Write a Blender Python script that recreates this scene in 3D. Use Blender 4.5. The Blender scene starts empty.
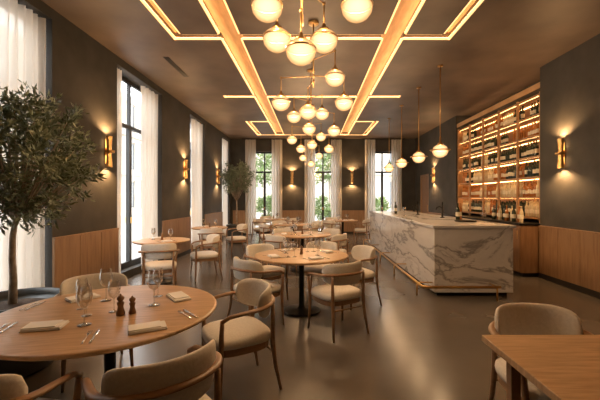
import bpy, math, random
from mathutils import Vector, Matrix
random.seed(7)
C = bpy.context.scene.collection
F = 350.0; CH = 1.5
def PX(px, z): return (px-312)*z/F
def PH(py, z): return CH+(198-py)*z/F

# ------------------------------------------------------------ materials
def nm(name):
    m = bpy.data.materials.new(name); m.use_nodes = True
    nt = m.node_tree; b = nt.nodes['Principled BSDF']
    return m, nt, b
def simple(name, col, rough=.5, metal=0, emis=None, es=0, trans=0, alpha=1, sheen=0):
    m, nt, b = nm(name)
    b.inputs['Base Color'].default_value = (*col, 1)
    b.inputs['Roughness'].default_value = rough
    b.inputs['Metallic'].default_value = metal
    b.inputs['Transmission Weight'].default_value = trans
    if emis:
        b.inputs['Emission Color'].default_value = (*emis, 1)
        b.inputs['Emission Strength'].default_value = es
    return m
def noisy(name, c1, c2, scale=3, rough=.6, r2=None, detail=6, stretch=(1,1,1), bump=0, metal=0, dist=0, lo=.3, hi=.7):
    m, nt, b = nm(name); N = nt.nodes; L = nt.links
    tc = N.new('ShaderNodeTexCoord'); mp = N.new('ShaderNodeMapping')
    mp.inputs['Scale'].default_value = stretch
    L.new(tc.outputs['Object'], mp.inputs[0])
    n = N.new('ShaderNodeTexNoise'); n.inputs['Scale'].default_value = scale
    n.inputs['Detail'].default_value = detail; n.inputs['Distortion'].default_value = dist
    L.new(mp.outputs[0], n.inputs['Vector'])
    r = N.new('ShaderNodeValToRGB')
    r.color_ramp.elements[0].color = (*c1, 1); r.color_ramp.elements[0].position = lo
    r.color_ramp.elements[1].color = (*c2, 1); r.color_ramp.elements[1].position = hi
    L.new(n.outputs['Fac'], r.inputs[0]); L.new(r.outputs[0], b.inputs['Base Color'])
    b.inputs['Roughness'].default_value = rough; b.inputs['Metallic'].default_value = metal
    if r2 is not None:
        mr = N.new('ShaderNodeMapRange'); mr.inputs['To Min'].default_value = rough; mr.inputs['To Max'].default_value = r2
        mr.inputs['From Min'].default_value = .3; mr.inputs['From Max'].default_value = .7
        L.new(n.outputs['Fac'], mr.inputs['Value']); L.new(mr.outputs[0], b.inputs['Roughness'])
    if bump:
        bp = N.new('ShaderNodeBump'); bp.inputs['Strength'].default_value = bump; bp.inputs['Distance'].default_value = .02
        L.new(n.outputs['Fac'], bp.inputs['Height']); L.new(bp.outputs[0], b.inputs['Normal'])
    return m
M = {}
M['wall'] = noisy('dark_plaster', (.033,.031,.027), (.064,.059,.051), 2.2, .7, bump=.25)
M['ceil'] = noisy('ceiling_plaster', (.085,.062,.046), (.16,.12,.092), 1.3, .5, bump=.2, detail=9)
M['floor'] = noisy('polished_concrete', (.100,.085,.070), (.160,.138,.116), .7, .20, .28, detail=10, lo=.3, hi=.75)
M['wood'] = noisy('oak_table', (.44,.265,.13), (.64,.42,.23), 5, .36, stretch=(1,9,1), dist=.6)
M['wood2'] = noisy('oak_chair', (.24,.13,.065), (.35,.205,.105), 6, .4, stretch=(1,1,6))
M['panel'] = noisy('oak_wainscot', (.26,.15,.08), (.38,.235,.13), 5, .45, stretch=(5,5,.5), dist=.4)
M['panelx'] = noisy('oak_cabinet', (.19,.10,.05), (.29,.165,.085), 5, .45, stretch=(5,5,.5), dist=.4)
M['slotwood'] = noisy('channel_wood', (.48,.29,.14), (.62,.40,.21), 4, .5, stretch=(6,1,1))
M['shelfwood'] = noisy('shelf_wood', (.36,.20,.09), (.50,.29,.14), 4, .5, stretch=(1,6,1))
M['shelfback'] = noisy('walnut_back_panel', (.15,.075,.035), (.25,.13,.06), 4, .5, stretch=(1,6,1))
M['fabric'] = noisy('cream_upholstery', (.70,.65,.57), (.80,.75,.67), 60, .9, bump=.15)
M['black'] = simple('black_metal', (.018,.016,.015), .4, .6)
M['frame'] = simple('window_frame_dark', (.022,.020,.019), .45)
M['brass'] = simple('brushed_brass', (.65,.40,.16), .3, 1)
M['steel'] = simple('polished_steel', (.75,.74,.72), .2, 1)
M['linen'] = simple('white_linen', (.86,.84,.81), .85)
M['bark'] = noisy('bark', (.24,.19,.14), (.46,.38,.30), 18, .9, bump=.6)
M['soil'] = noisy('soil', (.03,.02,.015), (.08,.055,.04), 30, .95, bump=.8)
M['pot'] = noisy('dark_planter', (.035,.04,.042), (.075,.08,.08), 5, .4)
M['leaf'] = noisy('olive_leaf', (.095,.125,.07), (.30,.35,.23), 9, .45)
M['leaf2'] = noisy('street_leaf', (.09,.14,.04), (.22,.30,.10), 3, .6)
M['facade'] = noisy('limestone', (.46,.41,.35), (.62,.56,.49), 1.2, .85)
M['fglass'] = simple('facade_glass', (.09,.10,.11), .15)
M['pave'] = noisy('pavement', (.34,.32,.30), (.44,.42,.40), 2, .85)
M['led'] = simple('led_diffuser', (.9,.7,.4), .5, emis=(1,.60,.25), es=1.45)
M['ledup'] = simple('led_strip', (.9,.7,.4), .5, emis=(1,.57,.25), es=12)
M['ledshelf'] = simple('shelf_led', (1,.7,.3), .5, emis=(1,.52,.19), es=13)
M['bulb'] = simple('bulb', (1,.8,.5), .5, emis=(1,.62,.28), es=14)
M['darkglass'] = simple('dark_bottle', (.02,.03,.018), .12)
M['amber'] = simple('amber_bottle', (.35,.13,.03), .15)
M['clearb'] = simple('pale_bottle', (.62,.52,.34), .15)
M['label'] = simple('bottle_label', (.75,.68,.52), .7)
M['millwood'] = simple('mill_wood', (.22,.12,.055), .4)
# globe glass: lets part of the bulb's light straight through, rest glows
m, nt, b = nm('opal_globe'); N=nt.nodes; L=nt.links
out=N['Material Output']
lw=N.new('ShaderNodeLayerWeight'); lw.inputs[0].default_value=.5
r=N.new('ShaderNodeValToRGB'); e=r.color_ramp.elements
e[0].color=(1,.64,.33,1); e[1].color=(.26,.11,.035,1); x=e.new(.5); x.color=(.55,.31,.13,1)
L.new(lw.outputs['Facing'], r.inputs[0])
em=N.new('ShaderNodeEmission'); L.new(r.outputs[0],em.inputs[0]); em.inputs[1].default_value=2.4
tp=N.new('ShaderNodeBsdfTransparent'); tp.inputs[0].default_value=(1,.93,.82,1)
c=N.new('ShaderNodeMixShader'); c.inputs[0].default_value=.25; L.new(em.outputs[0],c.inputs[1]); L.new(tp.outputs[0],c.inputs[2])
L.new(c.outputs[0],out.inputs[0])
M['globe']=m
# marble
m, nt, b = nm('veined_marble'); N=nt.nodes; L=nt.links
tc=N.new('ShaderNodeTexCoord'); mp=N.new('ShaderNodeMapping'); mp.inputs['Rotation'].default_value=(.75,.65,.5); mp.inputs['Scale'].default_value=(1,.35,1.5)
L.new(tc.outputs['Object'], mp.inputs[0])
n0=N.new('ShaderNodeTexNoise'); n0.inputs['Scale'].default_value=1.0; n0.inputs['Detail'].default_value=7; n0.inputs['Roughness'].default_value=.58
n0.inputs['Distortion'].default_value=.7
L.new(mp.outputs[0], n0.inputs['Vector'])
r=N.new('ShaderNodeValToRGB'); e=r.color_ramp.elements
e[0].position=.36; e[0].color=(.76,.75,.74,1); e[1].position=.66; e[1].color=(.80,.79,.78,1)
for p,c in ((.465,(.68,.67,.66,1)),(.494,(.30,.29,.29,1)),(.503,(.42,.41,.41,1)),(.525,(.74,.73,.72,1)),(.585,(.66,.65,.65,1)),(.593,(.42,.41,.41,1)),(.603,(.72,.71,.70,1))):
    x=e.new(p); x.color=c
L.new(n0.outputs['Fac'], r.inputs[0]); L.new(r.outputs[0], b.inputs['Base Color']); b.inputs['Roughness'].default_value=.2
M['marble']=m
# sheer curtain
m, nt, b = nm('sheer_curtain'); N=nt.nodes; L=nt.links
out=N['Material Output']; df=N.new('ShaderNodeBsdfDiffuse'); df.inputs[0].default_value=(.86,.82,.76,1)
tr=N.new('ShaderNodeBsdfTranslucent'); tr.inputs[0].default_value=(.86,.81,.74,1); tp=N.new('ShaderNodeBsdfTransparent')
a=N.new('ShaderNodeMixShader'); a.inputs[0].default_value=.42; L.new(df.outputs[0],a.inputs[1]); L.new(tr.outputs[0],a.inputs[2])
c=N.new('ShaderNodeMixShader'); c.inputs[0].default_value=.06; L.new(a.outputs[0],c.inputs[1]); L.new(tp.outputs[0],c.inputs[2])
L.new(c.outputs[0], out.inputs[0]); M['curtain']=m
# thin glass
m, nt, b = nm('thin_glass'); N=nt.nodes; L=nt.links
out=N['Material Output']; gl=N.new('ShaderNodeBsdfGlossy'); gl.inputs['Roughness'].default_value=.03; tp=N.new('ShaderNodeBsdfTransparent')
tp.inputs[0].default_value=(.97,.98,.98,1)
c=N.new('ShaderNodeMixShader'); c.inputs[0].default_value=.06; L.new(tp.outputs[0],c.inputs[1]); L.new(gl.outputs[0],c.inputs[2])
L.new(c.outputs[0], out.inputs[0]); M['glass']=m

# ------------------------------------------------------------ mesh builder
class MB:
    def __init__(s): s.v=[]; s.f=[]; s.m=[]; s.s=[]; s.mats=[]
    def mi(s, k):
        if k not in s.mats: s.mats.append(k)
        return s.mats.index(k)
    def add(s, vs, fs, mat, smooth=False, T=None):
        o=len(s.v)
        for v in vs:
            s.v.append(tuple(T @ Vector(v)) if T else tuple(v))
        k=s.mi(mat)
        for f in fs:
            s.f.append(tuple(i+o for i in f)); s.m.append(k); s.s.append(smooth)
    def box(s,x0,x1,y0,y1,z0,z1,mat,T=None):
        vs=[(x,y,z) for z in (z0,z1) for y in (y0,y1) for x in (x0,x1)]
        s.add(vs,[(0,2,3,1),(4,5,7,6),(0,1,5,4),(2,6,7,3),(0,4,6,2),(1,3,7,5)],mat,False,T)
    def lathe(s,prof,c,mat,seg=24,smooth=True,T=None,ex=1,ey=1,p=2):
        vs=[];fs=[]
        for r,z in prof:
            for i in range(seg):
                a=2*math.pi*i/seg; ca,sa=math.cos(a),math.sin(a)
                if p!=2:
                    q=(abs(ca)**p+abs(sa)**p)**(-1/p); ca*=q; sa*=q
                vs.append((c[0]+r*ex*ca,c[1]+r*ey*sa,c[2]+z))
        for j in range(len(prof)-1):
            for i in range(seg):
                k=(i+1)%seg
                fs.append((j*seg+i,j*seg+k,(j+1)*seg+k,(j+1)*seg+i))
        if prof[0][0]>1e-4: fs.append(tuple(reversed(range(seg))))
        if prof[-1][0]>1e-4: fs.append(tuple((len(prof)-1)*seg+i for i in range(seg)))
        s.add(vs,fs,mat,smooth,T)
    def tube(s,pts,sec,mat,seg=10,p=2,T=None,up=(0,0,1),cap=True):
        pts=[Vector(q) for q in pts]; n=len(pts); vs=[];fs=[]
        up=Vector(up)
        for i,q in enumerate(pts):
            t=(pts[min(i+1,n-1)]-pts[max(i-1,0)]).normalized()
            u=up if abs(t.dot(up))<.95 else Vector((0,1,0))
            sd=t.cross(u).normalized(); uu=sd.cross(t).normalized()
            ab=sec[i] if isinstance(sec,list) else sec
            if not isinstance(ab,tuple): ab=(ab,ab)
            for k in range(seg):
                a=2*math.pi*k/seg; ca,sa=math.cos(a),math.sin(a)
                if p!=2:
                    qq=(abs(ca)**p+abs(sa)**p)**(-1/p); ca*=qq; sa*=qq
                vs.append(q+sd*ab[0]*ca+uu*ab[1]*sa)
        for j in range(n-1):
            for k in range(seg):
                l=(k+1)%seg
                fs.append((j*seg+k,j*seg+l,(j+1)*seg+l,(j+1)*seg+k))
        if cap:
            fs.append(tuple(reversed(range(seg)))); fs.append(tuple((n-1)*seg+i for i in range(seg)))
        s.add(vs,fs,mat,True,T)
    def mesh(s,name):
        me=bpy.data.meshes.new(name); me.from_pydata(s.v,[],s.f)
        for k in s.mats: me.materials.append(M[k])
        me.polygons.foreach_set('material_index',s.m); me.polygons.foreach_set('use_smooth',s.s)
        me.update(); return me
    def obj(s,name,loc=(0,0,0),rot=0,bevel=0):
        return put(s.mesh(name),name,loc,rot,bevel)
def put(me,name,loc=(0,0,0),rot=0,bevel=0,parent=None):
    o=bpy.data.objects.new(name,me); C.objects.link(o); o.location=loc; o.rotation_euler=(0,0,rot)
    if bevel:
        b=o.modifiers.new('bevel','BEVEL'); b.width=bevel; b.segments=2; b.limit_method='ANGLE'; b.angle_limit=.8
    if parent: o.parent=parent
    return o

# ------------------------------------------------------------ room shell
XL=-3.37; XR=4.3; YB=14.6; YF=-2.0; H=3.96; XLo=-3.72
b=MB(); b.box(XLo,5.0,YF-.3,YB+.3,-.12,0,'floor'); b.obj('floor')
WL=[(2.3,4.54),(6.05,7.86),(9.67,11.0),(13.1,14.3)]
b=MB(); y=YF
for a,c in WL:
    b.box(XLo,XL,y,a,0,H,'wall'); b.box(XLo,XL,a,c,3.82,H,'wall'); b.box(XLo,XL-.08,a,c,0,.14,'wall'); y=c
b.box(XLo,XL,y,YB+.3,0,H,'wall'); b.obj('wall_left')
def wains(num, spans, axis, pos, sgn):
    b=MB(); pos+=sgn*.001
    for a,c in spans:
        n=max(1,round((c-a)/.5)); w=(c-a)/n
        for i in range(n):
            lo=a+i*w+(.004 if i else 0); hi=a+(i+1)*w-.004
            if axis=='x': b.box(min(pos,pos+sgn*.03),max(pos,pos+sgn*.03),lo,hi,.1,.96,'panel')
            else: b.box(lo,hi,min(pos,pos+sgn*.03),max(pos,pos+sgn*.03),.1,.96,'panel')
        if axis=='x':
            b.box(min(pos,pos+sgn*.04),max(pos,pos+sgn*.04),a,c,.96,.985,'panel')
        else: b.box(a,c,min(pos,pos+sgn*.04),max(pos,pos+sgn*.04),.96,.985,'panel')
    b.obj('trim_%d'%num)
    b=MB()
    for a,c in spans:
        if axis=='x': b.box(min(pos,pos+sgn*.035),max(pos,pos+sgn*.035),a,c,.002,.1,'frame')
        else: b.box(a,c,min(pos,pos+sgn*.035),max(pos,pos+sgn*.035),.002,.1,'frame')
    return b
pl=[(YF+.05,2.3),(4.54,6.05),(7.86,9.67),(11.0,13.1)]
wains(2,pl,'x',XL,1).obj('baseboard_left')
WB=[(-2.55,-1.45),(-.09,1.01),(2.41,3.51)]; WTOP=3.45
b=MB(); x=XLo
for a,c in WB:
    b.box(x,a,YB,YB+.3,0,H,'wall'); b.box(a,c,YB,YB+.3,WTOP,H,'wall'); x=c
b.box(x,5.0,YB,YB+.3,0,H,'wall'); b.obj('wall_back')
wains(3,[(-3.3,-2.6),(-1.4,-.14),(1.06,2.36),(3.56,4.2)],'y',YB,-1).obj('baseboard_back')
RY0,RY1=6.6,10.45
b=MB(); b.box(XR,5.0,YF,RY0,0,H,'wall'); b.box(4.78,5.0,RY0,RY1,0,H,'wall'); b.box(XR,5.0,RY1,12.9,0,H,'wall')
b.box(XR,5.0,12.9,13.9,2.4,H,'wall'); b.box(XR,5.0,13.9,YB,0,H,'wall'); b.box(4.8,5.0,12.9,13.9,0,2.4,'wall'); b.obj('wall_right')
wains(4,[(YF+.05,6.58),(10.47,12.8),(14.0,14.5)],'x',XR,-1).obj('baseboard_right')
b=MB(); b.box(XLo,5.0,YF-.3,YF,0,H,'wall'); b.obj('wall_front')
b=MB(); b.box(4.34,4.38,12.97,13.83,.01,2.33,'panelx')
b.box(XR+.002,4.42,12.902,12.96,0.002,2.398,'panel'); b.box(XR+.002,4.42,13.84,13.898,0.002,2.398,'panel'); b.box(XR+.002,4.42,12.902,13.898,2.34,2.398,'panel')
b.tube([(4.31,13.08,1.0),(4.31,13.08,1.25)],.012,'brass'); b.box(4.31,4.34,13.07,13.09,1.01,1.03,'brass'); b.box(4.31,4.34,13.07,13.09,1.22,1.24,'brass')
b.obj('door_1')
XS=[XLo,-2.15,-1.97,-1.42,-1.08,1.08,1.42,1.97,2.15,5.0]
YS=[YF-.3,-1.0,5.27,5.47,8.41,8.61,11.21,11.39,13.6,13.76,YB+.3]
def slot(i,j):
    if i<0 or j<0 or i>=len(XS)-1 or j>=len(YS)-1: return False
    xm=abs((XS[i]+XS[i+1])/2); ym=(YS[j]+YS[j+1])/2
    if XS[i]<=XLo or XS[i+1]>=5: return False
    if ym<-1 or ym>13.77: return False
    if 1.1<xm<1.4: return True
    if 1.97<xm<2.15 and (ym<5.47 or ym>11.2 or 8.41<ym<8.61): return True
    if 5.27<ym<5.47 or 8.41<ym<8.61: return True
    if 11.21<ym<11.39 and xm>1.1: return True
    if 13.6<ym: return True
    return False
b=MB(); s=MB(); D=.13
b.box(XLo,5.0,YF-.3,YB+.3,H+D,H+D+.1,'slotwood')
def strip(x0,x1,y0,y1):
    s.box(x0,x1,y0,y1,H+.012,H+.034,'led')
    s.add([(x0,y0,H+.036),(x1,y0,H+.036),(x1,y1,H+.036),(x0,y1,H+.036)],[(0,1,2,3)],'ledup')
for i in range(len(XS)-1):
    for j in range(len(YS)-1):
        x0,x1,y0,y1=XS[i],XS[i+1],YS[j],YS[j+1]
        if not slot(i,j): b.box(x0,x1,y0,y1,H,H+D,'ceil'); continue
        t=.03
        if not slot(i-1,j): strip(x0,x0+t,y0,y1)
        if not slot(i+1,j): strip(x1-t,x1,y0,y1)
        if not slot(i,j-1): strip(x0,x1,y0,y0+t)
        if not slot(i,j+1): strip(x0,x1,y1-t,y1)
b.obj('ceiling'); s.obj('ceiling_led_strip')
for (x,y) in ((-2.55,6.6),):
    b=MB(); b.box(x-.05,x+.05,y-.5,y+.5,H-.005,H-.001,'frame')
    for k in (-.03,0,.03): b.box(x+k-.004,x+k+.004,y-.48,y+.48,H-.010,H-.005,'frame')
    b.obj('ceiling_vent')
# ------------------------------------------------------------ windows
wn=[0]
def window(axis,pos,a,c,z0,z1):
    wn[0]+=1; b=MB(); t=.07; d=.06
    def bx(u0,u1,w0,w1,dd=d,mat='frame'):
        if axis=='x': b.box(pos-dd/2,pos+dd/2,u0,u1,w0,w1,mat)
        else: b.box(u0,u1,pos-dd/2,pos+dd/2,w0,w1,mat)
    bx(a,a+t,z0,z1); bx(c-t,c,z0,z1); bx(a+t,c-t,z0,z0+t*1.6); bx(a+t,c-t,z1-t,z1)
    zt=z0+(z1-z0)*.74; bx(a+t,c-t,zt,zt+.07)
    mid=(a+c)/2; bx(mid-.045,mid+.045,z0+t*1.6,zt,.07); bx(mid-.025,mid+.025,zt+.07,z1-t)
    bx(mid-.02,mid+.02,1.0,1.12,.12,'brass')
    bx(a+t,c-t,z0+t,z1-t,.008,'glass')
    b.obj('window_%d'%wn[0])
    l=bpy.data.lights.new('window_portal','AREA'); l.shape='RECTANGLE'; l.size=c-a; l.size_y=z1-z0
    l.cycles.is_portal=True
    o=bpy.data.objects.new('window_portal_%d'%wn[0],l); C.objects.link(o); m_=(a+c)/2; zc=(z0+z1)/2
    if axis=='x': o.location=(pos-.05,m_,zc); o.rotation_euler=(math.pi/2,0,-math.pi/2)
    else: o.location=(m_,pos+.05,zc); o.rotation_euler=(-math.pi/2,0,0)
for a,c in WL: window('x',XLo+.08,a,c,.14,3.82)
for a,c in WB: window('y',YB+.2,a,c,.0,WTOP)
def curtain(axis,pos,a,c,z0=.015,z1=3.80,amp=.045,n=None):
    L_=c-a; n=n or max(3,int(L_/.10)); k=n*10; b=MB(); vs=[];fs=[]; zs=[z0,z0+.6,1.6,2.6,z1]
    ph=random.random()*6
    for j,z in enumerate(zs):
        for i in range(k+1):
            t=i/k; u=a+L_*t; w=amp*math.sin(2*math.pi*n*t+ph+.5*math.sin(7*t+z*.4))*(1-.2*(j/4))+.012*math.sin(17*t+z)
            vs.append((pos+w,u,z) if axis=='x' else (u,pos+w,z))
    for j in range(len(zs)-1):
        for i in range(k): fs.append((j*(k+1)+i,j*(k+1)+i+1,(j+1)*(k+1)+i+1,(j+1)*(k+1)+i))
    b.add(vs,fs,'curtain',True); b.obj('sheer_curtain')
curtain('x',-3.46,3.86,4.50); curtain('x',-3.46,2.35,2.9); curtain('x',-3.46,7.15,7.82); curtain('x',-3.46,6.1,6.3)
curtain('x',-3.46,10.1,10.96); curtain('x',-3.46,13.5,14.26)
for a,c in WB:
    curtain('y',14.49,a-.22,a+.22,z1=3.92); curtain('y',14.49,c-.22,c+.22,z1=3.92)
b=MB()
for a,c in WB: b.box(a-.35,c+.35,14.47,14.51,3.925,3.955,'black')
b.obj('curtain_rail')
# ------------------------------------------------------------ exterior
b=MB(); b.box(-45,45,-30,60,-.35,-.14,'pave'); b.obj('street_pavement')
def facade(name,axis,pos,a,c,sg):
    b=MB()
    def bx(u0,u1,d0,d1,z0,z1,mat):
        lo,hi=sorted((pos+sg*d0,pos+sg*d1))
        if axis=='x': b.box(lo,hi,u0,u1,z0,z1,mat)
        else: b.box(u0,u1,lo,hi,z0,z1,mat)
    bx(a,c,0,1,-.13,11,'facade')
    u=a+1
    while u<c-2:
        for z in (.6,4.2,7.8):
            bx(u,u+1.2,-.02,.01,z,z+2.4,'fglass'); bx(u-.15,u,-.1,0,z-.1,z+2.5,'facade'); bx(u+1.2,u+1.35,-.1,0,z-.1,z+2.5,'facade'); bx(u-.2,u+1.4,-.16,0,z+2.5,z+2.7,'facade'); bx(u+.57,u+.63,-.04,-.02,z,z+2.4,'linen')
        u+=2.7
    for z in (3.6,7.2): bx(a,c,-.2,0,z,z+.22,'facade')
    b.obj(name)
facade('building_facade','x',-17,-12,56,-1)
facade('building_facade','y',32,-15.5,22,1)

# ------------------------------------------------------------ trees
def leaves(b,cent,rad,n,size,mat,rnd,squash=.9,per=42,sp=.32):
    vs=[];fs=[]
    clumps=[]
    for _ in range(int(n/per)):
        while True:
            p=Vector((rnd.uniform(-1,1),rnd.uniform(-1,1),rnd.uniform(-1,1)))
            if .25<p.length<1: break
        clumps.append(Vector((cent[0]+p.x*rad*.9,cent[1]+p.y*rad*.9,cent[2]+p.z*rad*squash)))
    for cl in clumps:
        dirn=(cl-Vector(cent)).normalized()+Vector((rnd.uniform(-.4,.4),rnd.uniform(-.4,.4),rnd.uniform(-.1,.7)))
        dirn.normalize(); tip=cl+dirn*rad*.30; base=cl-dirn*rad*.15
        for k in range(per):
            t=rnd.random(); q=base.lerp(tip,t)
            d=(dirn*.5+Vector((rnd.gauss(0,.7),rnd.gauss(0,.7),rnd.gauss(.1,.6)))).normalized()
            q=q+d*size*.25+Vector((rnd.gauss(0,.16),rnd.gauss(0,.16),rnd.gauss(0,.16)))*rad*sp
            w=d.cross(Vector((rnd.gauss(0,1),rnd.gauss(0,1),rnd.gauss(0,1)))).normalized()
            L_=size*rnd.uniform(.7,1.25); W=L_*.14; o=len(vs)
            vs+= [q,q+d*L_*.5+w*W,q+d*L_,q+d*L_*.5-w*W]; fs.append((o,o+1,o+2,o+3))
    b.add(vs,fs,mat); return clumps
def olive(loc,th,pr,ph,cr,cz,n,size,seed,cdx=0,rot=0,sq=.9):
    rnd=random.Random(seed); b=MB()
    b.lathe([(0.0,.0),(pr*.62,.0),(pr*.78,.03),(pr*.95,ph*.5),(pr,ph-.02),(pr*1.02,ph),(pr*.95,ph),(pr*.92,ph-.05),(pr*.92,ph-.07)],(0,0,0),'pot',40)
    b.lathe([(pr*.93,ph-.09),(pr*.5,ph-.055),(0,ph-.04)],(0,0,0),'soil',32)
    tr=[(0,0,ph-.06),(.01,0,ph+.15),(-.01,.01,ph+.35),(.012,-.01,ph+.55),(cdx*.25,0,th)]
    b.tube(tr,[.035,.028,.025,.023,.019],'bark',10)
    cl=leaves(b,(cdx,0,cz),cr,n,size,'leaf',rnd,sq,sp=.24)
    for q in cl[::2]:
        s0=Vector(tr[-1]) if rnd.random()<.6 else Vector(tr[-1])*.8+Vector(tr[-2])*.2
        mid=s0.lerp(q,.5)+Vector((0,0,-.05*cr)); b.tube([s0,mid,q],[.011,.007,.003],'bark',5)
    b.obj('potted_olive_tree',loc,rot)
olive((-2.62,3.06,0),1.35,.39,.62,.47,1.86,8200,.068,3,cdx=.14,sq=1.08)
olive((-2.5,11.6,0),1.45,.33,.62,.5,2.15,4000,.085,5)
for k,(x,y) in enumerate(((-3.6,22),(1.2,24),(6.4,22))):
    rnd=random.Random(20+k); b=MB(); b.tube([(0,0,-.135),(0.05,0,1.3),(0,0,2.9)],[.1,.08,.06],'bark',8)
    leaves(b,(0,0,3.6),1.3,2200,.28,'leaf2',rnd); b.obj('street_tree',(x,y,0))
b=MB()
b.box(-6,8,19.6,20.2,-.138,.1,'facade')
for k,x in enumerate((-2.6,.6,3.6)): leaves(b,(x,19.9,.95),.6,1400,.2,'leaf2',random.Random(3+k))
b.obj('street_hedge')

# ------------------------------------------------------------ chairs
def chair_mesh():
    b=MB()
    b.lathe([(.90,.395),(.985,.402),(1.0,.425),(.985,.452),(.90,.468),(.5,.476),(0,.478)],(0,.01,0),'fabric',40,ex=.255,ey=.245,p=3.6)
    b.lathe([(.0,.345),(.94,.345),(.94,.394),(0,.394)],(0,.01,0),'wood2',40,ex=.255,ey=.245,p=3.6,smooth=False)
    pts=[(-.255,.20,.615),(-.268,.15,.645),(-.278,.05,.658),(-.283,-.04,.665)]
    for i in range(1,16):
        a=math.radians(-90+180*i/16); pts.append((.283*math.sin(a),-.04-.235*math.cos(a),.665+.02*math.cos(a)))
    pts+=[(-x,y,z) for x,y,z in reversed(pts[:4])]
    n=len(pts); sec=[]
    for i in range(n):
        e=min(i,n-1-i)/3.0; sec.append((.024 if e>=1 else .017+.007*e,.014))
    b.tube(pts,sec,'wood2',12)
    pp=[];sc=[];K=26
    for i in range(K+1):
        t=-1+2*i/K; a=math.radians(t*82)
        pp.append((.247*math.sin(a),-.045-.20*math.cos(a),.683))
        w=max(0,1-abs(t)**5)**.5; sc.append((.022*(.35+.65*w),.118*(.18+.82*w)))
    o=len(b.v); b.tube(pp,sc,'fabric',18,p=2.8)
    for i in range(o,len(b.v)):
        x,y,z=b.v[i]; r=1+.22*(z-.66); b.v[i]=(x*r,-.045+(y+.045)*r-.0,z)
    for s_ in (-1,1):
        b.tube([(s_*.245,.215,0),(s_*.235,.205,.2),(s_*.232,.20,.38),(s_*.245,.20,.52),(s_*.257,.198,.625)],[.011,.016,.02,.017,.014],'wood2',10)
        b.tube([(s_*.235,-.275,0),(s_*.215,-.235,.2),(s_*.208,-.215,.38),(s_*.21,-.215,.52),(s_*.213,-.215,.67)],[.011,.016,.02,.017,.014],'wood2',10)
    b.tube([(-.21,-.22,.3),(.21,-.22,.3)],.009,'wood2',8)
    return b.mesh('dining_chair')
CHM=chair_mesh()
def chair(x,y,tx,ty,off=0):
    put(CHM,'dining_chair',(x,y,0.001),math.atan2(ty-y,tx-x)-math.pi/2+off)
# ------------------------------------------------------------ tables
def table(x,y,r):
    b=MB()
    b.lathe([(0,.715),(r-.03,.715),(r-.004,.728),(r,.740),(r-.004,.748),(r-.02,.75),(0,.75)],(0,0,0),'wood',64)
    b.lathe([(.24,.0),(.25,.006),(.25,.018),(.235,.026),(.06,.034),(.04,.06),(.035,.10),(.035,.66),(.05,.69),(.17,.700),(.17,.714)],(0,0,0),'black',36)
    b.obj('round_dining_table',(x,y,.001),random.random()*.5)
ZT=.752
def glass_prof(s=1,bowl=.036):
    return [(.0,.002),(.033,.002),(.034,.004),(.006,.009),(.0035,.02),(.0035,.085),(.01,.092),(.028,.105),(bowl,.13),(bowl+.001,.15),(bowl*.8,.205)]
def openlathe(b,pr,c,seg,mat):
    vs=[];fs=[]
    for r,z in pr:
        for i in range(seg):
            a=2*math.pi*i/seg; vs.append((c[0]+r*math.cos(a),c[1]+r*math.sin(a),c[2]+z))
    for j in range(len(pr)-1):
        for i in range(seg):
            k=(i+1)%seg; fs.append((j*seg+i,j*seg+k,(j+1)*seg+k,(j+1)*seg+i))
    b.add(vs,fs,mat,True)
m, nt, bb = nm('stemware'); N=nt.nodes; L=nt.links
out=N['Material Output']; gl=N.new('ShaderNodeBsdfGlossy'); gl.inputs['Roughness'].default_value=.06; tp=N.new('ShaderNodeBsdfTransparent'); tp.inputs[0].default_value=(.93,.93,.92,1)
lw=N.new('ShaderNodeLayerWeight'); lw.inputs[0].default_value=.55
c=N.new('ShaderNodeMixShader'); L.new(lw.outputs['Facing'],c.inputs[0]); L.new(tp.outputs[0],c.inputs[1]); L.new(gl.outputs[0],c.inputs[2]); L.new(c.outputs[0],out.inputs[0])
M['glass2']=m
b=MB(); openlathe(b,glass_prof(),(0,0,0),22,'glass2'); GM=b.mesh('wine_glass')
def glass(x,y,s=1,z=None):
    o=put(GM,'wine_glass',(x,y,z or ZT)); o.scale=(s,s,s)
def napkin_to(b,x,y,z,rot,w=.19,d=.12):
    T=Matrix.Translation((x,y,z)) @ Matrix.Rotation(rot,4,'Z')
    b.box(-w/2,w/2,-d/2,d/2,.001,.008,'linen',T); b.box(-w/2+.004,w/2-.003,-d/2+.003,d/2-.002,.0085,.015,'linen',T)
    b.box(-w/2+.002,w/2-.03,-d/2+.012,d/2-.004,.0155,.021,'linen',T)
def napkin(x,y,rot,w=.2,d=.13):
    b=MB(); napkin_to(b,0,0,0,0,w,d); b.obj('folded_napkin',(x,y,ZT),rot,bevel=.002)
def fork_to(b,T):
    b.tube([(0,-.1,.004),(0,-.02,.004),(0,.03,.005)],[(.005,.0015),(.003,.0015),(.003,.0015)],'steel',8,T=T)
    b.tube([(0,.03,.005),(0,.045,.004),(0,.055,.004)],[(.004,.0014),(.011,.0014),(.012,.0014)],'steel',8,T=T)
    for k in (-.009,-.003,.003,.009): b.box(k-.0016,k+.0016,.054,.095,.0035,.0055,'steel',T)
def knife_to(b,T):
    b.tube([(0,-.1,.004),(0,0,.004)],[(.007,.002),(.005,.002)],'steel',8,T=T)
    b.tube([(0,0,.004),(.001,.02,.004),(.002,.08,.004),(0,.11,.004)],[(.005,.001),(.009,.001),(.009,.001),(.002,.001)],'steel',8,T=T)
def cutlery(x,y,rot):
    b=MB(); fork_to(b,Matrix.Translation((-.018,0,0))); b.obj('fork',(x,y,ZT),rot)
    b=MB(); knife_to(b,Matrix.Translation((.018,0,0))); b.obj('knife',(x,y,ZT),rot)
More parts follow.
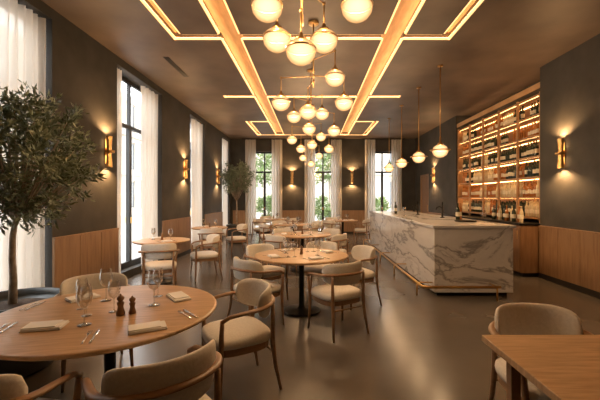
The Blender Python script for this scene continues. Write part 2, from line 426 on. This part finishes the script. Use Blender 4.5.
def mill(x,y,h=.12):
    b=MB(); s=h/.12
    b.lathe([(0,.001),(.024,.001),(.025,.012),(.019,.03),(.015,.05),(.02,.068),(.021,.074),(.014,.08),(.013,.084),(.02,.092),(.021,.104),(.012,.113),(.005,.116),(.006,.122),(0,.126)],(0,0,0),'millwood',20)
    o=b.obj('pepper_mill',(x,y,ZT)); o.scale=(s,s,s)
T1=(-1.35,2.34); table(*T1,.69)
for (x,y,f) in ((-.60,2.80,0),(-1.86,3.02,0),(-.76,1.71,0),(-1.44,1.58,0)): chair(x,y,*T1,off=f)
napkin(-1.54,2.02,.25); napkin(-.94,2.0,.5,.2,.12); napkin(-1.0,2.62,-.9,.22,.12); napkin(-1.70,2.60,.9)
for x,y,s in ((-1.34,2.06,1.15),(-1.30,2.30,1.0),(-1.50,2.55,1.15),(-1.10,2.44,1.2),(-1.17,2.66,1.05),(-1.55,2.36,1.0),(-1.43,2.22,.9)): glass(x,y,s)
mill(-1.225,2.24,.13); mill(-1.165,2.27,.11)
cutlery(-1.19,1.88,.35); cutlery(-.80,2.25,.75); cutlery(-1.76,2.0,.3); cutlery(-1.93,2.42,.1)
def setting(cx,cy,r,n,a0):
    b=MB()
    for k in range(n):
        a=a0+2*math.pi*k/n; x,y=.64*r*math.cos(a),.64*r*math.sin(a)
        napkin_to(b,x,y,0,a+math.pi/2,.17,.11)
        for da,rr in ((.45,.45),(.7,.36)):
            gx,gy=rr*r*math.cos(a+da),rr*r*math.sin(a+da)
            openlathe(b,glass_prof(),(gx,gy,0),14,'glass2')
        T=Matrix.Translation((x*1.0+.13*math.sin(a),y-.13*math.cos(a),0)) @ Matrix.Rotation(a+math.pi/2,4,'Z'); fork_to(b,T)
        T=Matrix.Translation((x-.13*math.sin(a),y+.13*math.cos(a),0)) @ Matrix.Rotation(a+math.pi/2,4,'Z'); knife_to(b,T)
    b.lathe([(0,.001),(.024,.001),(.016,.05),(.021,.07),(.013,.08),(.02,.1),(0,.12)],(0,0,0),'millwood',14)
    b.obj('table_setting',(cx,cy,ZT))
T2=(-.14,4.65); table(*T2,.62); setting(*T2,.62,4,.5)
for x,y in ((.28,3.98),(-.66,4.18),(.62,4.98),(-.68,5.12),(.12,5.42)): chair(x,y,*T2)
T3=(-.2,7.3); table(*T3,.60); setting(*T3,.6,4,.2)
for x,y in ((-.62,6.78),(.42,6.95),(-.6,7.9),(.35,7.85)): chair(x,y,*T3)
T4=(-2.68,6.25); table(*T4,.48); setting(*T4,.48,2,-.9)
for x,y in ((-2.42,5.55),(-2.02,6.60)): chair(x,y,*T4)
T5=(-2.62,8.95); table(*T5,.45); setting(*T5,.45,2,-.9)
for x,y in ((-2.38,8.25),(-2.0,9.3)): chair(x,y,*T5)
T6=(-.55,10.1); table(*T6,.55); setting(*T6,.55,4,.2)
for x,y in ((-1.2,9.85),(-.1,9.55),(-.95,10.7),(0.05,10.5)): chair(x,y,*T6)
T7=(1.05,11.9); table(*T7,.5); setting(*T7,.5,4,.2)
for x,y in ((.6,11.35),(1.65,11.7),(.75,12.5)): chair(x,y,*T7)
T8=(-1.4,12.7); table(*T8,.5); setting(*T8,.5,4,.2)
for x,y in ((-1.75,12.1),(-.8,12.4),(-1.7,13.3)): chair(x,y,*T8)
b=MB(); b.box(.93,2.05,.98,1.92,.715,.75,'wood'); b.box(1.0,1.98,1.05,1.85,.66,.714,'wood')
for x in (1.02,1.92):
    for y in (1.07,1.79): b.box(x,x+.05,y,y+.05,0,.66,'wood2')
b.obj('rectangular_dining_table',(0,0,.001),bevel=.004)
chair(1.40,2.08,1.36,1.3)
# ------------------------------------------------------------ bar
b=MB(); b.box(1.86,3.06,5.32,11.2,.06,1.04,'marble'); b.box(1.92,3.0,5.38,11.14,.0,.06,'black'); b.box(1.83,3.09,5.29,11.23,1.042,1.085,'marble')
b.obj('marble_bar_counter',bevel=.006)
b=MB(); zr=.20
b.tube([(2.75,5.10,zr),(1.70,5.10,zr),(1.64,5.12,zr),(1.62,5.18,zr),(1.62,11.2,zr)],.021,'brass',12)
for x in (2.7,): b.tube([(x,5.10,.0),(x,5.10,zr)],.014,'brass',8); b.tube([(x,5.10,zr),(x,5.317,zr)],.010,'brass',8)
for y in (5.40,6.9,8.3,9.7,11.0): b.tube([(1.62,y,0),(1.62,y,zr)],.014,'brass',8); b.tube([(1.62,y,zr),(1.857,y,zr)],.010,'brass',8)
b.obj('brass_foot_rail')
BOT=[(0,.001),(.034,.001),(.037,.01),(.037,.19),(.03,.22),(.015,.245),(.0135,.30),(.016,.302),(.016,.315),(0,.316)]
def bottle_to(b,x,y,z,mat,s=1,seg=10,label=True,sz=None):
    sz=sz or s
    b.lathe([(r*s,h*sz) for r,h in BOT],(x,y,z),mat,seg)
    if label: openlathe(b,[(.0385*s,.07*sz),(.0385*s,.15*sz)],(x,y,z),seg,'label')
ZB=1.086
for x,y,mt in ((2.75,6.6,'darkglass'),(2.85,6.75,'amber'),(2.2,9.2,'darkglass')):
    b=MB(); bottle_to(b,0,0,0,mt,seg=18); b.obj('wine_bottle',(x,y,ZB))
for x,y in ((2.72,7.3),(2.6,8.6)):
    b=MB(); b.lathe([(0,0.001),(.05,.001),(.05,.012),(.022,.02),(.022,.24),(.0,.26)],(0,0,0),'black',16)
    b.tube([(0,0,.2),(-.06,0,.24),(-.12,0,.22),(-.13,0,.17)],.012,'black',8); b.tube([(0,0,.24),(.0,0,.33)],[.008,.013],'black',8)
    b.obj('beer_tap',(x,y,ZB))
for x,y in ((2.1,8.0),(2.15,8.12),(2.05,10.2),(2.2,10.3),(2.9,5.9)): glass(x,y,1,ZB)
b=MB(); b.lathe([(0,.001),(.17,.001),(.19,.02),(.185,.022),(.165,.008),(0,.008)],(0,0,0),'black',32); b.obj('serving_tray',(2.7,6.15,ZB))
b=MB(); b.box(3.95,4.76,6.62,10.43,.08,.98,'panelx'); b.box(4.0,4.76,6.65,10.40,0,.08,'black')
n=7; w=(10.43-6.62)/n
for i in range(n):
    b.box(3.93,3.95,6.62+i*w+.008,6.62+(i+1)*w-.008,.1,.95,'panelx'); b.tube([(3.915,6.62+i*w+.06,.72),(3.915,6.62+i*w+.06,.88)],.006,'brass',8)
b.box(3.92,4.77,6.61,10.44,.98,1.02,'black'); b.obj('back_bar_cabinet')
b=MB(); SY0,SY1=6.66,10.4; nb=5; w=(SY1-SY0)/nb; lv=[1.12,1.52,1.92,2.32,2.72,3.12,3.50]
b.box(4.74,4.77,SY0,SY1,1.03,3.55,'shelfback')
for i in range(nb+1):
    y=SY0+i*w; b.box(4.70,4.74,y-.010,y+.010,1.021,3.52,'shelfwood')
    b.box(4.335,4.375,y-.022,y+.022,1.021,3.53,'shelfwood')
    if i in (0,nb): b.box(4.375,4.70,y-.010,y+.010,1.021,3.52,'shelfwood')
for k,z in enumerate(lv):
    b.box(4.36,4.74,SY0,SY1,z-.018,z,'shelfwood'); b.box(4.335,4.375,SY0,SY1,z-.030,z+.002,'shelfwood')
    if k: b.box(4.376,4.392,SY0+.02,SY1-.02,z-.028,z-.020,'ledshelf'); b.box(4.722,4.738,SY0+.02,SY1-.02,z-.032,z-.020,'ledshelf')
b.obj('wine_shelf')
b=MB(); rnd=random.Random(11)
for k,z in enumerate(lv[:-1]):
    y=SY0+.07; mt='darkglass'; cnt=0
    while y<SY1-.05:
        if cnt<=0:
            mt=rnd.choice(['darkglass','amber','darkglass','clearb','darkglass']) if k!=1 else rnd.choice(['clearb','amber','clearb'])
            cnt=rnd.randint(3,7)
            if k>=3 and rnd.random()<.4: y+=.22; continue
        s=rnd.uniform(.88,1.05); cnt-=1
        bottle_to(b,4.46,y,z+.001,mt,s,8,rnd.random()<.75,sz=s)
        if k<4: bottle_to(b,4.56,y+.03,z+.001,mt,s,6,False,sz=s)
        y+=rnd.uniform(.082,.095)
b.obj('wine_bottle_collection')
b=MB()
for i in range(9): bottle_to(b,4.1+.04*(i%2),6.85+i*.13,1.021,['clearb','amber','darkglass'][i%3],1,12)
b.obj('back_bar_bottles')
b=MB(); b.box(4.32,4.35,RY0+.01,RY1-.01,3.60,3.70,'slotwood'); b.box(4.35,4.37,RY0+.02,RY1-.02,3.64,3.66,'ledup'); b.obj('trim_1')

# ------------------------------------------------------------ lamps
def bulb_light(x,y,z,pw,parent):
    l=bpy.data.lights.new('bulb_light','POINT'); l.energy=pw; l.color=(1,.68,.40); l.shadow_soft_size=.03
    q=bpy.data.objects.new('bulb_light',l); C.objects.link(q); q.parent=parent; q.location=(x,y,z)
def globe_to(b,x,y,z,r):
    openlathe(b,[(0,-r*.84),(r*.35,-r*.80),(r*.68,-r*.62),(r*.92,-r*.32),(r,0),(r*.97,r*.14)],(x,y,z),24,'globe')
    openlathe(b,[(r*.97,r*.14),(r*1.035,r*.15),(r*1.035,r*.24),(r*.95,r*.25)],(x,y,z),24,'brass')
    openlathe(b,[(r*.95,r*.25),(r*.84,r*.46),(r*.6,r*.66),(r*.3,r*.78)],(x,y,z),24,'globe')
    b.lathe([(r*.42,r*.72),(r*.40,r*.88),(r*.15,r*.98),(r*.12,r*1.25),(0,r*1.27)],(x,y,z),'brass',16)
def chandelier(cx,cy,gl,r,pw=62):
    b=MB(); b.lathe([(0,-.03),(.07,-.03),(.075,-.002),(0,-.002)],(cx,cy,H),'brass',24)
    zs=[g[2] for g in gl]; lo=min(zs)+r*1.3
    b.tube([(cx,cy,H-.01),(cx,cy,lo+.1)],.010,'brass',8)
    for x,y,z in gl:
        globe_to(b,x,y,z,r); top=z+r*1.2; e=top+.12
        b.tube([(x,y,top),(x,y,e+.08),],.007,'brass',6)
        zz=e+.08
        b.tube([(x,y,zz),(cx,cy,zz)],.007,'brass',6,up=(0,0,1))
        b.lathe([(0,-.015),(.014,-.012),(.014,.012),(0,.015)],(x,y,zz),'brass',10); b.lathe([(.013,-.018),(.013,.018)],(cx,cy,zz),'brass',10)
    o=b.obj('globe_chandelier')
    for x,y,z in gl: bulb_light(x,y,z,pw,o)
def G(px,py,z): return (PX(px,z),z,PH(py,z))
chandelier(-.09,3.1,[G(267,8,2.95),G(357,8,2.9),G(277,40,3.25),G(324,41,3.35),G(301,52,3.0)],.13)
chandelier(.02,4.9,[G(335,78,4.6),G(281,103,4.95),G(344,103,5.0),G(308,112,5.2)],.13)
chandelier(-.02,6.75,[G(294,117,6.5),G(322,114,6.6),G(309,129,6.8),G(334,131,7.1)],.13)
chandelier(0,9.3,[G(292,140,9.1),G(321,137,9.2),G(301,149,9.6),G(312,145,9.0),G(329,149,9.5)],.13)
chandelier(0,12.2,[G(303,158,12.0),G(319,156,12.3),G(311,164,12.5)],.13)
for (y,h) in ((6.5,2.37),(7.8,2.40),(9.3,2.42),(10.8,2.42)):
    b=MB(); x=2.38; r=.15
    b.lathe([(0,-.02),(.05,-.02),(.05,-.002),(0,-.002)],(x,y,H),'brass',20); b.tube([(x,y,H-.01),(x,y,h+r*1.2)],.009,'brass',6)
    openlathe(b,[(0,-r*.8),(r*.4,-r*.74),(r*.75,-r*.5),(r*.93,-r*.15),(r*.95,r*.05)],(x,y,h),24,'globe')
    openlathe(b,[(r*.95,r*.05),(r*1.25,r*.10),(r*1.25,r*.16),(r*.9,r*.2)],(x,y,h),28,'brass')
    openlathe(b,[(r*.9,r*.2),(r*.8,r*.5),(r*.5,r*.72),(r*.3,r*.8)],(x,y,h),24,'globe')
    b.lathe([(r*.4,r*.74),(r*.3,r*1.0),(r*.12,r*1.1),(r*.1,r*1.8),(0,r*1.82)],(x,y,h),'brass',14)
    o=b.obj('bar_pendant_lamp'); bulb_light(x,y,h,66,o)
def sconce(x,y,z,rot,pw=5):
    b=MB(); b.box(.002,.015,-.035,.035,-.20,.20,'brass')
    vs=[];fs=[];K=14
    for j,zz in enumerate((-.25,-.06,.06,.25)):
        for i in range(K+1):
            a=math.radians(-90+180*i/K); rr=.066 if j in (0,3) else .052
            if i%2: rr*=.92
            vs.append((.035+rr*math.cos(a),rr*math.sin(a),zz))
    for j in range(3):
        for i in range(K):
            fs.append((j*(K+1)+i,j*(K+1)+i+1,(j+1)*(K+1)+i+1,(j+1)*(K+1)+i))
    b.add(vs,fs,'brass',True)
    b.lathe([(.06,-.02),(.066,-.018),(.066,.018),(.06,.02)],(.07,0,0),'brass',20)
    b.lathe([(0,-.21),(.02,-.20),(.02,-.07),(0,-.06)],(.04,0,0),'bulb',12); b.lathe([(0,.06),(.02,.07),(.02,.20),(0,.21)],(.04,0,0),'bulb',12)
    o=b.obj('wall_sconce',(x,y,z),rot)
    for sg in (1,-1):
        l=bpy.data.lights.new('sconce_light','SPOT'); l.energy=pw; l.color=(1,.55,.23); l.spot_size=math.radians(150); l.spot_blend=.6; l.shadow_soft_size=.03
        q=bpy.data.objects.new('sconce_light',l); C.objects.link(q); q.parent=o; q.location=(.10,0,sg*.255)
        q.rotation_euler=(math.pi if sg>0 else 0,0,0)
for px in (106,184,217):
    y=-XL*F/(312-px); sconce(XL,y,2.26,0,60)
sconce(-.83,YB,2.35,-math.pi/2,60); sconce(1.67,YB,2.35,-math.pi/2,60)
sconce(XR,5.98,2.26,math.pi,62); sconce(XR,12.3,2.3,math.pi,58); sconce(XR,2.5,2.26,math.pi,55)

# ------------------------------------------------------------ world, camera
w=bpy.data.worlds.new('World'); bpy.context.scene.world=w; w.use_nodes=True
bg=w.node_tree.nodes['Background']; bg.inputs[0].default_value=(.97,.98,1,1); bg.inputs[1].default_value=7.5
vs=bpy.context.scene.view_settings; vs.view_transform='Standard'; vs.look='None'; vs.exposure=.08
cam=bpy.data.cameras.new('camera'); co=bpy.data.objects.new('camera',cam); C.objects.link(co)
co.location=(0,0,CH); co.rotation_euler=(math.pi/2,0,0); cam.lens=21; cam.sensor_width=36; cam.shift_x=-12/600; cam.shift_y=-2/600; cam.clip_start=.05
bpy.context.scene.camera=co
